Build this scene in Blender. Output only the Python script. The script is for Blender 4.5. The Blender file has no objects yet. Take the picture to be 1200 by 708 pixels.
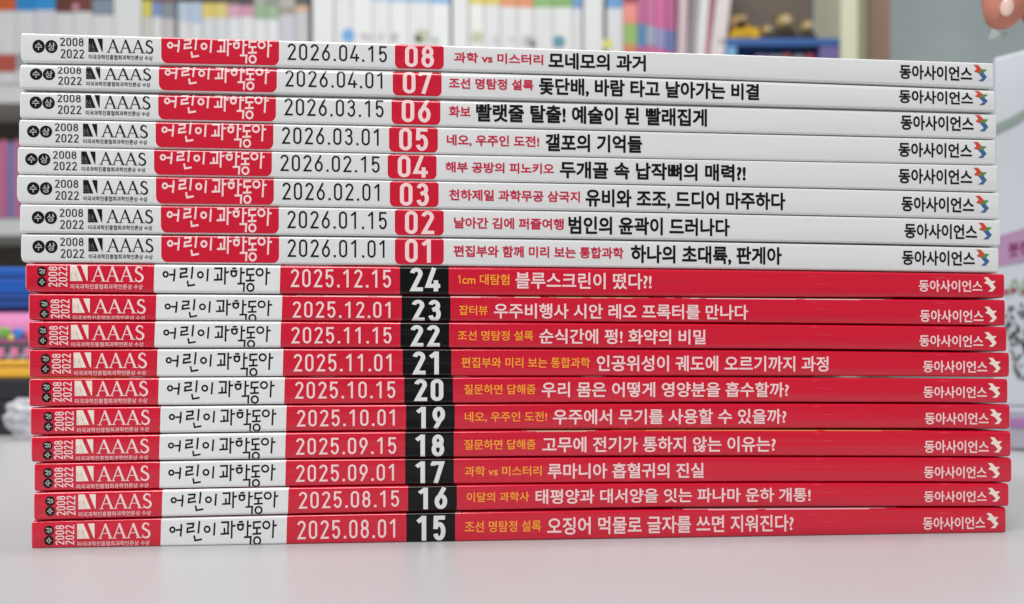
import bpy, bmesh, math, random
from mathutils import Vector, Matrix
random.seed(7)
scn = bpy.context.scene
COL = scn.collection

# ------------------------------------------------------------------ camera
F = 867.0                      # focal length in photo pixels (1200 wide)
HZ = 438.0                     # horizon row in the photo
YL = 0.1985                    # distance of the left end of the stack
HC = (643 - HZ) * YL / F       # camera height above the table top
cam_d = bpy.data.cameras.new("camera"); cam = bpy.data.objects.new("camera", cam_d)
COL.objects.link(cam); scn.camera = cam
cam.location = (0, 0, HC); cam.rotation_euler = (math.radians(90), 0, 0)
cam_d.sensor_width = 36.0; cam_d.lens = F / 1200 * 36
cam_d.shift_y = (HZ - 354) / 1200
cam_d.clip_start = 0.01; cam_d.clip_end = 60
cam_d.dof.use_dof = True; cam_d.dof.focus_distance = 0.207; cam_d.dof.aperture_fstop = 10.0

# ------------------------------------------------------------------ light
w = bpy.data.worlds.new("World"); scn.world = w; w.use_nodes = True
bg = w.node_tree.nodes["Background"]; bg.inputs[0].default_value = (0.93, 0.97, 1.0, 1); bg.inputs[1].default_value = 0.24
def area(name, loc, target, sx, sy, power, col):
    d = bpy.data.lights.new(name, 'AREA'); d.shape = 'RECTANGLE'; d.size = sx; d.size_y = sy
    d.energy = power; d.color = col
    o = bpy.data.objects.new(name, d); COL.objects.link(o); o.location = loc
    o.rotation_euler = (Vector(target) - Vector(loc)).to_track_quat('-Z', 'Y').to_euler()
    return o
area("ceiling_lamp", (-0.55, -0.75, 1.75), (0.0, 0.22, 0.07), 1.6, 0.5, 41, (1, 0.99, 0.98))
area("ceiling_lamp", (0.0, 0.30, 1.95), (0.0, 0.26, 0.0), 1.5, 0.14, 14, (1, 0.985, 0.97))
area("ceiling_lamp", (0.1, 1.05, 1.95), (0.1, 1.15, 0.0), 2.6, 0.3, 11, (1, 0.985, 0.96))
scn.view_settings.view_transform = 'Standard'; scn.view_settings.look = 'None'
scn.view_settings.exposure = 0.13; scn.view_settings.gamma = 1.0

# ------------------------------------------------------------------ helpers
def lin(c):
    return tuple((x/255/12.92 if x/255 <= 0.04045 else ((x/255+0.055)/1.055)**2.4) for x in c)
MATS = {}
def mat(name, rgb, rough=0.4, spec=0.5, bump=None, var=0.0, vscale=(20, 20, 20), coat=0.0, alpha=1.0, bstr=0.1, rvar=0.0, sub=0.0, wave=None, scuff=None):
    if name in MATS: return MATS[name]
    m = bpy.data.materials.new(name); m.use_nodes = True
    nt = m.node_tree; p = nt.nodes["Principled BSDF"]
    c = lin(rgb)
    p.inputs["Base Color"].default_value = (*c, 1); p.inputs["Roughness"].default_value = rough
    p.inputs["Specular IOR Level"].default_value = spec
    p.inputs["Coat Weight"].default_value = coat; p.inputs["Coat Roughness"].default_value = 0.09
    if sub: p.inputs["Subsurface Weight"].default_value = sub; p.inputs["Subsurface Radius"].default_value = (0.01, 0.004, 0.002)
    p.inputs["Alpha"].default_value = alpha
    tc = nt.nodes.new("ShaderNodeTexCoord")
    if var:
        mp = nt.nodes.new("ShaderNodeMapping"); mp.inputs["Scale"].default_value = vscale
        nt.links.new(tc.outputs["Object"], mp.inputs[0])
        n = nt.nodes.new("ShaderNodeTexNoise"); n.inputs["Scale"].default_value = 1; n.inputs["Detail"].default_value = 5
        nt.links.new(mp.outputs[0], n.inputs["Vector"])
        r = nt.nodes.new("ShaderNodeValToRGB")
        r.color_ramp.elements[0].position = 0.3; r.color_ramp.elements[1].position = 0.7
        r.color_ramp.elements[0].color = (*[max(0, x*(1-var)) for x in c], 1)
        r.color_ramp.elements[1].color = (*[min(1, x*(1+var)) for x in c], 1)
        nt.links.new(n.outputs[0], r.inputs[0]); nt.links.new(r.outputs[0], p.inputs["Base Color"])
        if rvar:
            mm = nt.nodes.new("ShaderNodeMapRange")
            mm.inputs[3].default_value = rough-rvar; mm.inputs[4].default_value = rough+rvar
            nt.links.new(n.outputs[0], mm.inputs[0]); nt.links.new(mm.outputs[0], p.inputs["Roughness"])
    if bump:
        mp = nt.nodes.new("ShaderNodeMapping"); mp.inputs["Scale"].default_value = bump
        nt.links.new(tc.outputs["Object"], mp.inputs[0])
        n = nt.nodes.new("ShaderNodeTexNoise"); n.inputs["Scale"].default_value = 1; n.inputs["Detail"].default_value = 4
        nt.links.new(mp.outputs[0], n.inputs["Vector"])
        b = nt.nodes.new("ShaderNodeBump"); b.inputs["Strength"].default_value = bstr; b.inputs["Distance"].default_value = 0.0004
        nt.links.new(n.outputs[0], b.inputs["Height"]); nt.links.new(b.outputs[0], p.inputs["Normal"])
        if wave:      # slow buckling of the spine paper
            mp = nt.nodes.new("ShaderNodeMapping"); mp.inputs["Scale"].default_value = wave[:3]; nt.links.new(tc.outputs["Object"], mp.inputs[0])
            n = nt.nodes.new("ShaderNodeTexNoise"); n.inputs["Scale"].default_value = 1; n.inputs["Detail"].default_value = 2
            nt.links.new(mp.outputs[0], n.inputs["Vector"])
            b2 = nt.nodes.new("ShaderNodeBump"); b2.inputs["Strength"].default_value = wave[3]; b2.inputs["Distance"].default_value = 0.002
            nt.links.new(n.outputs[0], b2.inputs["Height"]); nt.links.new(b.outputs[0], b2.inputs["Normal"])
            nt.links.new(b2.outputs[0], p.inputs["Normal"])
        if scuff:     # small rubbed spots and hairline scratches
            mp = nt.nodes.new("ShaderNodeMapping"); mp.inputs["Scale"].default_value = (70, 70, 900); nt.links.new(tc.outputs["Object"], mp.inputs[0])
            n = nt.nodes.new("ShaderNodeTexNoise"); n.inputs["Scale"].default_value = 1; n.inputs["Detail"].default_value = 6
            nt.links.new(mp.outputs[0], n.inputs["Vector"])
            r = nt.nodes.new("ShaderNodeValToRGB"); r.color_ramp.elements[0].position = .66; r.color_ramp.elements[1].position = .74
            r.color_ramp.elements[1].color = (scuff[1], scuff[1], scuff[1], 1); nt.links.new(n.outputs[0], r.inputs[0])
            mx = nt.nodes.new("ShaderNodeMix"); mx.data_type = 'RGBA'; nt.links.new(r.outputs[0], mx.inputs[0])
            src = p.inputs["Base Color"].links[0].from_socket if p.inputs["Base Color"].links else None
            if src: nt.links.new(src, mx.inputs[6])
            else: mx.inputs[6].default_value = (*c, 1)
            mx.inputs[7].default_value = (*lin(scuff[0]), 1); nt.links.new(mx.outputs[2], p.inputs["Base Color"])
    MATS[name] = m
    return m

def mesh_obj(name, verts, faces, mats, parent=None, fm=None, smooth=False):
    me = bpy.data.meshes.new(name); me.from_pydata(verts, [], faces)
    for m in (mats if isinstance(mats, (list, tuple)) else [mats]): me.materials.append(m)
    if fm: me.polygons.foreach_set("material_index", fm)
    if smooth: me.polygons.foreach_set("use_smooth", [True]*len(me.polygons))
    me.update()
    o = bpy.data.objects.new(name, me); COL.objects.link(o)
    if parent: o.parent = parent
    return o
def bm_obj(name, bm, mats, parent=None, smooth=False):
    bmesh.ops.recalc_face_normals(bm, faces=bm.faces)
    me = bpy.data.meshes.new(name); bm.to_mesh(me); bm.free()
    for m in (mats if isinstance(mats, (list, tuple)) else [mats]): me.materials.append(m)
    if smooth: me.polygons.foreach_set("use_smooth", [True]*len(me.polygons))
    o = bpy.data.objects.new(name, me); COL.objects.link(o)
    if parent: o.parent = parent
    return o
def box_bm(x0, x1, y0, y1, z0, z1, bev=0.0, seg=2, bm=None):
    b = bmesh.new()
    r = bmesh.ops.create_cube(b, size=1)
    for v in b.verts:
        v.co = Vector((x0+(v.co.x+.5)*(x1-x0), y0+(v.co.y+.5)*(y1-y0), z0+(v.co.z+.5)*(z1-z0)))
    if bev: bmesh.ops.bevel(b, geom=b.edges[:], offset=bev, segments=seg, affect='EDGES', profile=0.5)
    if bm is None: return b
    tmp = bpy.data.meshes.new("tmp"); b.to_mesh(tmp); b.free(); bm.from_mesh(tmp); bpy.data.meshes.remove(tmp)
    return bm
def empty(name, loc, rz, label, cat, group=None):
    o = bpy.data.objects.new(name, None); COL.objects.link(o); o.empty_display_size = 0.02
    o.location = loc; o.rotation_euler = (0, 0, rz)
    return tag(o, label, cat, group)
def tag(o, label, cat, group=None):
    o["label"] = label; o["category"] = cat
    if group: o["group"] = group
    return o
def structure(o):
    o["kind"] = "structure"; return o

# ------------------------------------------------------------------ lettering
_TC = {}
def font_mesh(body, bold):
    """Outline of a line of text as 2-D triangles: x normalised 0..1 over the line, y over the em box."""
    k = (body, bold)
    if k in _TC: return _TC[k]
    cu = bpy.data.curves.new("line", 'FONT'); cu.body = body; cu.resolution_u = 4; cu.fill_mode = 'FRONT'
    o = bpy.data.objects.new("line", cu); COL.objects.link(o)
    dg = bpy.context.evaluated_depsgraph_get()
    me = bpy.data.meshes.new_from_object(o.evaluated_get(dg))
    vs = [(v.co.x, v.co.y) for v in me.vertices]; fs = [tuple(p.vertices) for p in me.polygons]
    bpy.data.objects.remove(o); bpy.data.curves.remove(cu); bpy.data.meshes.remove(me)
    out = ([*vs], [*fs], [0]*len(vs))
    if bold:                       # thicken every outline by a narrow band
        cnt = {}
        for f in fs:
            for a, b in zip(f, f[1:]+f[:1]): cnt[(min(a, b), max(a, b))] = cnt.get((min(a, b), max(a, b)), 0)+1
        nb_ = {}
        for (a, b), c in cnt.items():
            if c == 1: nb_.setdefault(a, []).append(b); nb_.setdefault(b, []).append(a)
        seen = set(); k2_ = 0
        for a in list(nb_):
            if a in seen: continue
            loop = [a]; seen.add(a); cur = a
            while True:
                nx = [q for q in nb_[cur] if q not in seen]
                if not nx: break
                cur = nx[0]; seen.add(cur); loop.append(cur)
            P = [vs[q] for q in loop]
            P = [p for n_, p in enumerate(P) if (Vector(p)-Vector(P[n_-1])).length > 1e-4]
            if len(P) > 2: stroke(out, P, 2*bold, True, 1+k2_ % 3); k2_ += 1
    vs, fs, ls = out
    x0 = min(v[0] for v in vs); x1 = max(v[0] for v in vs)
    vs = [((x-x0)/(x1-x0), (y+0.085)/0.925) for x, y in vs]
    _TC[k] = (vs, fs, ls)
    return _TC[k]

def arc(cx, cy, rx, ry, a0, a1, n=14):
    return [(cx+rx*math.cos(math.radians(a0+(a1-a0)*i/n)), cy+ry*math.sin(math.radians(a0+(a1-a0)*i/n))) for i in range(n+1)]
def stroke(out, pts, t, closed=False, lift=0, taper=None):
    """Widen a centre line into a strip of quads, mitred at its bends."""
    vs, fs, ls = out
    P = [Vector(p) for p in pts]; n = len(P); base = len(vs)
    for i, p in enumerate(P):
        a = P[(i-1) % n] if (closed or i) else None; b = P[(i+1) % n] if (closed or i < n-1) else None
        d0 = (p-a).normalized() if a is not None else None; d1 = (b-p).normalized() if b is not None else None
        if d0 is None: d0 = d1
        if d1 is None: d1 = d0
        n0 = Vector((-d0.y, d0.x)); n1 = Vector((-d1.y, d1.x)); m = n0+n1
        m = n1 if m.length < 1e-6 else m.normalized()
        h = (taper[i] if taper else t)/2 / max(0.45, m.dot(n1))
        for s in (1, -1): vs.append(tuple(p+m*h*s)); ls.append(lift)
    for i in range(n if closed else n-1):
        j = (i+1) % n
        fs.append((base+2*i, base+2*i+1, base+2*j+1, base+2*j))
def disc(out, cx, cy, rx, ry, lift=0, n=28):
    vs, fs, ls = out; b = len(vs)
    for i in range(n):
        a = 2*math.pi*i/n; vs.append((cx+rx*math.cos(a), cy+ry*math.sin(a))); ls.append(lift)
    fs.append(tuple(range(b, b+n)))
def poly(out, pts, lift=0):
    vs, fs, ls = out; b = len(vs)
    for p in pts: vs.append(tuple(p)); ls.append(lift)
    fs.append(tuple(range(b, b+len(pts))))

# the writing on each spine
WHITE_ISSUES = [  # date, no, left, right, anchor, logo (text left, bird right), heading, px0, px1, title, px0, px1
 ("2026.04.15", "08", 24, 1165, 189, 1054, 1156.5, "과학 vs 미스터리", 532, 636.5, "모네모의 과거", 642.7, 756.8),
 ("2026.04.01", "07", 23, 1166, 186.5, 1053, 1157, "조선 명탐정 설록", 526, 625, "돛단배, 바람 타고 날아가는 비결", 631.5, 889.3),
 ("2026.03.15", "06", 22, 1169, 185, 1056, 1159, "화보", 526, 551.5, "빨랫줄 탈출! 예술이 된 빨래집게", 557.9, 828.8),
 ("2026.03.01", "05", 21, 1168, 182, 1053.5, 1157, "네오, 우주인 도전!", 523.5, 632, "갤포의 기억들", 639.2, 752.8),
 ("2026.02.15", "04", 20, 1170, 180.5, 1053, 1156.5, "해부 공방의 피노키오", 522, 649.3, "두개골 속 납작뼈의 매력?!", 656, 873.9),
 ("2026.02.01", "03", 19.5, 1171.5, 183, 1056, 1158.5, "천하제일 과학무공 삼국지", 526, 679.5, "유비와 조조, 드디어 마주하다", 686, 920),
 ("2026.01.15", "02", 23.5, 1172, 189, 1059, 1161.5, "날아간 김에 퍼즐여행", 532, 660.5, "범인의 윤곽이 드러나다", 665.9, 854.7),
 ("2026.01.01", "01", 24, 1171, 189, 1057, 1159.5, "편집부와 함께 미리 보는 통합과학", 531.5, 730.7, "하나의 초대륙, 판게아", 739.2, 916)]
RED_ISSUES = [
 ("2025.12.15", "24", 30, 1177, 181, 1076, 1166, "1cm 대탐험", 536.5, 596.8, "블루스크린이 떴다?!", 604, 763.2),
 ("2025.12.01", "23", 33, 1178.5, 183, 1078, 1168, "잡터뷰", 538, 571.5, "우주비행사 시안 레오 프록터를 만나다", 578.7, 876.5),
 ("2025.11.15", "22", 33, 1180, 181.5, 1077, 1167.5, "조선 명탐정 설록", 536.5, 624.8, "순식간에 펑! 화약의 비밀", 632, 826.7),
 ("2025.11.01", "21", 33, 1184, 184, 1082, 1173, "편집부와 미리 보는 통합과학", 540.8, 691.5, "인공위성이 궤도에 오르기까지 과정", 699.5, 971.2),
 ("2025.10.15", "20", 34, 1181, 186, 1081.5, 1171.5, "질문하면 답해줌", 544, 627.5, "우리 몸은 어떻게 영양분을 흡수할까?", 634.7, 924),
 ("2025.10.01", "19", 35, 1184, 188, 1083.5, 1174, "네오, 우주인 도전!", 544.8, 641, "우주에서 무기를 사용할 수 있을까?", 648, 921.3),
 ("2025.09.15", "18", 36, 1185, 187, 1083, 1174, "질문하면 답해줌", 544, 627.5, "고무에 전기가 통하지 않는 이유는?", 635.5, 908.8),
 ("2025.09.01", "17", 39, 1186.5, 187, 1083, 1172, "과학 vs 미스터리", 544.5, 634.7, "루마니아 흡혈귀의 진실", 641.9, 824.8),
 ("2025.08.15", "16", 39.5, 1182, 190.5, 1082, 1171, "이달의 과학사", 547, 620, "태평양과 대서양을 잇는 파나마 운하 개통!", 627.5, 949.3),
 ("2025.08.01", "15", 36, 1179.5, 188.5, 1081.5, 1170, "조선 명탐정 설록", 544.8, 634, "오징어 먹물로 글자를 쓰면 지워진다?", 641.3, 929.9)]
for rec_, hb_, tb_ in [(q, .028, .03) for q in WHITE_ISSUES]+[(q, .012, .018) for q in RED_ISSUES]:
    font_mesh(rec_[7].lstrip("1"), hb_); font_mesh(rec_[10], tb_)
for q, bd in (("미국과학진흥협회과학언론상 수상", .012), ("미국과학진흥협회과학언론상 수상", .008), ("동아사이언스", .02), ("동아사이언스", .027), ("수", .01), ("상", .01), ("수", .012), ("상", .012), ("붓캔", .02)):
    font_mesh(q, bd)
def digit_paths(ch, t):
    W = 0.47; h = t/2; l, r, b, u = h, W-h, h, 1-h; cx = W/2; rx = cx-h
    if ch == '0': return [(arc(cx, u-rx*1.1, rx, rx*1.1, 0, 180)+arc(cx, b+rx*1.1, rx, rx*1.1, 180, 360), True)]
    if ch == '1': return [([(0.05, 0.755), (0.28, 0.955)], False), ([(0.28, 1), (0.28, 0)], False)]
    if ch == '2': return [(arc(cx, u-rx*1.12, rx, rx*1.12, 172, -30)+[(l+h*.3, b), (W+.01, b)], False)]
    if ch == '3':
        return [(arc(cx-.01, u-.225+h*.4, rx-.015, .225-h*.4, 165, -78, 12)+[(cx-.07, .53)], False),
                ([(cx-.07, .53)]+arc(cx, b+.25, rx, .25+h*.1, 82, -165, 14), False)]
    if ch == '4': return [([(0.29, 1), (l*.6, .235), (W+.04, .235)], False), ([(W*.75, .47), (W*.75, 0)], False)]
    if ch == '5': return [([(W-.02, u), (l+.03, u), (l+.015, .46)], False), (arc(cx, b+.285, rx, .29, 152, -160, 16), False)]
    if ch in '69':
        p = [(arc(cx, b+.27, rx, .27, 0, 360, 20)[:-1], True), ([(W*.77, 1), (l+.005, .40)], False)]
        if ch == '9': p = [([(W-x, 1-y) for x, y in q], c) for q, c in p]
        return p
    if ch == '7': return [([(0, u), (r, u), (W*.32, 0)], False), ([(l*.6, u), (l*.6, u-.12)], False)]
    if ch == '8': return [(arc(cx, u-.215, rx-.02, .215, 0, 360, 20)[:-1], True), (arc(cx, b+.245, rx, .25, 0, 360, 20)[:-1], True)]
    return []
def digits(body, t, pitch=.655, dot=.335):
    out = ([], [], []); x = 0; n = 0; xe = 0
    for ch in body:
        if ch == '.':
            s = t*.62; poly(out, [(x+.02, 0), (x+.02+2*s, 0), (x+.02+2*s, 2*s), (x+.02, 2*s)]); x += dot
        else:
            for pts, c in digit_paths(ch, t):
                stroke(out, [(px+x, py) for px, py in pts], t, c, n % 3); n += 1
            xe = x+.47; x += pitch
    vs = [(a/xe, b) for a, b in out[0]]
    return (vs, out[1], out[2])

def masthead(t=16.5):
    """the brush-like title lettering, traced as centre lines (units of the close view, y down)"""
    o = ([], [], [])
    def c(x, y, r, ry=None, l=0): stroke(o, arc(x, y, r, ry or r, 0, 360, 20)[:-1], t, True, l)
    def s(p, l=1): stroke(o, p, t, False, l)
    c(108, 236, 20); s([(138, 239), (184, 237)]); s([(187, 191), (185, 240), (178, 293)], 2)
    s([(233, 191), (292, 188), (287, 220), (240, 227), (237, 259), (303, 250)]); s([(344, 168), (340, 215), (334, 271)], 2); s([(298, 286), (306, 329), (367, 319)], 0)
    c(412, 238, 23); s([(479, 186), (471, 291)])
    s([(535, 184), (599, 183), (594, 274)]); s([(564, 228), (565, 276)], 2); s([(530, 279), (607, 276)], 0)
    s([(630, 172), (627, 317)]); s([(630, 217), (663, 212)], 2)
    s([(691, 184), (728, 182)], 0); s([(674, 206), (738, 204)], 1); c(706, 226, 23, 22, 2)
    s([(771, 173), (767, 300)], 1); s([(771, 219), (803, 216)], 2); s([(737, 309), (798, 307), (793, 375)], 0)
    s([(888, 186), (824, 189), (823, 236), (887, 233)], 1); s([(853, 238), (850, 281)], 2); s([(811, 284), (890, 281)], 0); c(853, 339, 29, 30, 1)
    c(935, 213, 29, 28, 0); s([(999, 175), (992, 320)], 1); s([(999, 220), (1029, 215)], 2)
    vs = [((x-81)/(1029-81), 1-(y-168)/(376-168)) for x, y in o[0]]
    return (vs, o[1], o[2])
def serif_letters():
    o = ([], [], [])
    for x in (0, .92, 1.84):
        stroke(o, [(x+.1, .02), (x+.45, .98)], .07); stroke(o, [(x+.43, 1.0), (x+.80, .02)], .145, False, 1)
        stroke(o, [(x+.22, .36), (x+.66, .36)], .05, False, 2)
        stroke(o, [(x-.02, .022), (x+.24, .022)], .045, False, 2); stroke(o, [(x+.64, .022), (x+1.0, .022)], .045, False, 0)
    pts = arc(3.12, .74, .20, .235, 25, 200, 10)+arc(3.12, .26, .235, .24, 62, -155, 14)
    tp = [.06+.085*math.sin(math.pi*min(1, i/(len(pts)-1)))**.7 for i in range(len(pts))]
    stroke(o, pts, .1, False, 1, tp)
    stroke(o, [(3.305, .76), (3.305, .97)], .04, False, 2); stroke(o, [(2.9, .02), (2.9, .26)], .04, False, 2)
    xs = 3.37
    return ([(x/xs, y) for x, y in o[0]], o[1], o[2])
def emblem_main():
    o = ([], [], [])
    poly(o, [(0, 0), (.72, 0), (.36, 1), (0, 1)]); poly(o, [(.62, 1), (1, 1), (1, 0.02), (.95, 0.02)])
    return o
def emblem_streaks():
    o = ([], [], []); rr = random.Random(3)
    for i in range(26):
        y = .02+.55*rr.random()**1.5; x = .02+.5*rr.random()*(1-y); a = 1.25+.15*rr.random(); L = .05+.12*rr.random()
        stroke(o, [(x, y), (x+L*math.cos(a)*.6, y+L*math.sin(a))], .022, False, i % 3)
    return o
BIRD = [[(0, 1), (.34, 1), (.63, .74), (.36, .5), (.04, .58), (.25, .77)],
        [(.63, .74), (1, .74), (.745, .52), (.36, .5)],
        [(.36, .5), (.745, .52), (1, .29), (.72, 0), (.35, 0), (.66, .2)]]

# ------------------------------------------------------------------ geometry of the stack's spine plane
kL, kR = (30-600)/F, (1172-600)/F
YR = YL*1.10
PL = Vector((kL*YL, YL)); PR = Vector((kR*YR, YR)); LEN = (PR-PL).length; DIR = (PR-PL)/LEN
YAW = math.atan2(DIR.y, DIR.x)
def u_of(px):
    k = (px-600)/F
    return (k*PL.y-PL.x)/(DIR.x-k*DIR.y)
def z_of(px, py):
    return HC+(HZ-py)*(PL.y+u_of(px)*DIR.y)/F
SEAM_L = [38, 73.4, 105, 138.7, 171.5, 204.4, 239, 273.5, 308, 343, 375.6, 408.5, 442.7, 476.8, 510.4, 542.1, 576.5, 610, 643]
SEAM_M = [54.5, 84.9, 116.7, 149.5, 182, 213.3, 246.1, 279.2, 312.8, 346.5, 377.3, 408.1, 441.2, 472.7, 503.9, 535.9, 567.3, 597.5, 630.5]
SEAM_R = [72.5, 103.6, 131, 162.4, 192.7, 225, 257.2, 289, 320, 350.5, 382, 412.3, 443.2, 473, 504.3, 535.7, 566, 594, 623.5]
U3 = [u_of(45), u_of(600), u_of(1150)]
def seam_fn(i):
    if i == 18: return lambda u: 0.0
    z3 = [z_of(45, SEAM_L[i]), z_of(600, SEAM_M[i]), z_of(1150, SEAM_R[i])]
    if i == 17: z3[1] -= 0.0002
    a, b, c = U3
    def f(u):
        return (z3[0]*(u-b)*(u-c)/((a-b)*(a-c))+z3[1]*(u-a)*(u-c)/((b-a)*(b-c))+z3[2]*(u-a)*(u-b)/((c-a)*(c-b)))
    return f
SEAMS = [seam_fn(i) for i in range(19)]

# ------------------------------------------------------------------ materials
RED = mat("red_gloss_cover", (208, 6, 46), 0.2, 0.5, bump=(4, 200, 460), bstr=0.5, var=0.05, vscale=(8, 40, 260), rvar=0.07, coat=0.35, wave=(14, 40, 120, .35), scuff=((240, 110, 130), .35))
WHITE = mat("white_gloss_cover", (223, 224, 223), 0.2, 0.5, bump=(5, 200, 420), bstr=0.10, var=0.012, vscale=(8, 40, 160), rvar=0.06, coat=0.3, wave=(12, 40, 90, .25), scuff=((190, 186, 180), .25))
PANEL_W = mat("white_print", (228, 229, 229), 0.22, 0.5, bump=(6, 200, 520), bstr=0.12, coat=.25, wave=(12, 40, 90, .25))
PANEL_R = mat("red_print", (206, 8, 46), 0.2, 0.5, bump=(6, 200, 520), bstr=0.2, coat=.35, wave=(14, 40, 120, .3))
PANEL_B = mat("black_print", (9, 9, 10), 0.2, 0.3, bump=(5, 200, 460), bstr=0.3, wave=(14, 40, 120, .3))
INK = mat("black_ink", (16, 16, 17), 0.34, 0.25)
INK2 = mat("dark_grey_ink", (30, 30, 32), 0.34, 0.25)
PINKW = mat("white_ink_on_red", (246, 212, 212), 0.34)
CRIM = mat("crimson_ink", (200, 26, 66), 0.34)
ORANGE = mat("orange_ink", (255, 166, 48), 0.34)
PAPER = mat("page_paper", (226, 220, 208), 0.8, 0.2, bump=(20, 20, 4000), bstr=0.3)
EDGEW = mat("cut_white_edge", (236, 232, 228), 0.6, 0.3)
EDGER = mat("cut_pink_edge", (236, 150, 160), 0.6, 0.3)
BIRD_R = mat("red_emblem_ink", (206, 74, 54), 0.34); BIRD_G = mat("green_emblem_ink", (84, 140, 66), 0.34); BIRD_B = mat("blue_emblem_ink", (62, 98, 150), 0.34)
BIRD_W = mat("cream_emblem_ink", (242, 226, 214), 0.34)
GREYL = mat("light_grey_print", (204, 200, 196), 0.34)
GREYP = mat("grey_print", (150, 148, 146), 0.34)
def art_mat(c): return mat("cover_art_%d_%d_%d" % c, c, 0.3)

DEPTH = 0.205
class Spine:
    def __init__(s, i, u0, u1, rb, rt, corners):
        s.i, s.u0, s.u1, s.rb, s.rt = i, u0, u1, rb, rt
        s.bl, s.br, s.tl, s.tr = corners
        s.uc = (u0+u1)/2; s.off = s.z0 = 0; s.gap = (0, .5, .2)
    def zb(s, u):
        z = SEAMS[s.i+1](u)+(0.00013 if s.i < 17 else 0.0)
        return z+s._c(u, s.bl, s.br)+s._g(u)
    def zt(s, u):
        return SEAMS[s.i](u)-0.00015-s._c(u, s.tl, s.tr)
    def _g(s, u):
        t = (u-s.u0)/(s.u1-s.u0)
        return s.gap[0]*1e-3*math.exp(-((t-s.gap[1])/s.gap[2])**2)
    def _c(s, u, l, r):
        c = 0
        d = u-s.u0
        if d < l: c += l-math.sqrt(max(0, l*l-(l-d)**2))
        d = s.u1-u
        if d < r: c += r-math.sqrt(max(0, r*r-(r-d)**2))
        return c
    def inset(s, z, a, b):
        if z-a < s.rb: q = s.rb-(z-a); return s.rb-math.sqrt(max(0, s.rb**2-q*q))
        if b-z < s.rt: q = s.rt-(b-z); return s.rt-math.sqrt(max(0, s.rt**2-q*q))
        return 0
    def P(s, u, v, lift):
        a, b = s.zb(u), s.zt(u); v = min(1.0, max(0.0, v)); z = a+v*(b-a)
        return (u-s.uc, s.off+s.inset(z, a, b)-lift, z-s.z0)

def cover(S, root, base, edge, art):
    L = S.u1-S.u0
    us = [0, .00035, .0007, .0011, .0016, .0022, .003, .0042]
    inner = [S.u0+.006+(L-.012)*i/110 for i in range(111)]
    cuts = [c for a in art for c in (u_of(a[0]), u_of(a[1]))]
    U = [S.u0+x for x in us]+inner+[S.u1-x for x in reversed(us)]
    U = sorted(set(U+[c for c in cuts if S.u0+.005 < c < S.u1-.005]))
    t = 0.0003
    def prof(u, tt):
        a, b = S.zb(u), S.zt(u); p = [(DEPTH, a+tt)]
        for k in range(7):
            an = math.pi/2*k/6; r = max(S.rb-tt, .00005)
            p.append((S.rb-math.sin(an)*r, a+S.rb-math.cos(an)*r))
        for k in range(7):
            an = math.pi/2*k/6; r = max(S.rt-tt, .00005)
            p.append((S.rt-math.cos(an)*r, b-S.rt+math.sin(an)*r))
        p.append((DEPTH, b-tt))
        return p
    vs = []; fs = []; fm = []; mats = [base, edge]
    idx = {}
    n = None
    for j, u in enumerate(U):
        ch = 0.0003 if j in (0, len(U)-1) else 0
        o = prof(u, 0); q = prof(u, t); n = len(o)
        for y, z in o: vs.append((u-S.uc, S.off+y+(ch if y < .02 else 0), z-S.z0))
        for y, z in q: vs.append((u-S.uc, S.off+y+(ch if y < .02 else 0), z-S.z0))
    st = 2*n; jr = random.Random(S.i)
    for j in range(len(U)-1):
        um = (U[j]+U[j+1])/2; end = j == 0 or j == len(U)-2
        am = 0
        for a0, a1, c, w0 in art:
            if u_of(a0) < um < u_of(a1):
                m = art_mat(c)
                if m not in mats: mats.append(m)
                am = mats.index(m); q = (um-u_of(a0))/(u_of(a1)-u_of(a0)); e_ = min(q, 1-q)
                aw = w0+(2 if e_ < .05 else 1 if e_ < .14 else 0)+(1 if jr.random() < .07 else 0)
        for k in range(n-1):
            a = j*st+k
            fs.append((a, a+st, a+st+1, a+1))
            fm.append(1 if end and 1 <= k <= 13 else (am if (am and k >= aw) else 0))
            a += n
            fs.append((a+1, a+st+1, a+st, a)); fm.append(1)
        for k in (0, n-1):
            a = j*st+k; b = a+n
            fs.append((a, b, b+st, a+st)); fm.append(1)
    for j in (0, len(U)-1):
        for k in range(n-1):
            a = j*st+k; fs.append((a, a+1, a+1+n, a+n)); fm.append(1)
    o = mesh_obj("cover", vs, fs, mats, root, fm)
    me = o.data; bm = bmesh.new(); bm.from_mesh(me); bmesh.ops.recalc_face_normals(bm, faces=bm.faces)
    for f in bm.faces: f.smooth = f.material_index != 1
    for e in bm.edges:
        if len(e.link_faces) == 2 and e.calc_face_angle(0) > 0.6: e.smooth = False
    bm.to_mesh(me); bm.free()
    # paper block between the covers
    vs = []; fs = []; N = 24
    for j in range(N+1):
        u = S.u0+.0006+(L-.0012)*j/N
        for y, z in ((.0012, S.zb(u)+t*1.15), (DEPTH-.0002, S.zb(u)+t*1.15), (DEPTH-.0002, S.zt(u)-t*1.15), (.0012, S.zt(u)-t*1.15)):
            vs.append((u-S.uc, S.off+y, z-S.z0))
    for j in range(N):
        for k in range(4):
            a = j*4+k; b = j*4+(k+1) % 4
            fs.append((a, b, b+4, a+4))
    fs.append((0, 1, 2, 3)); fs.append((N*4+3, N*4+2, N*4+1, N*4))
    mesh_obj("page_block", vs, fs, PAPER, root)
    return o

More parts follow.
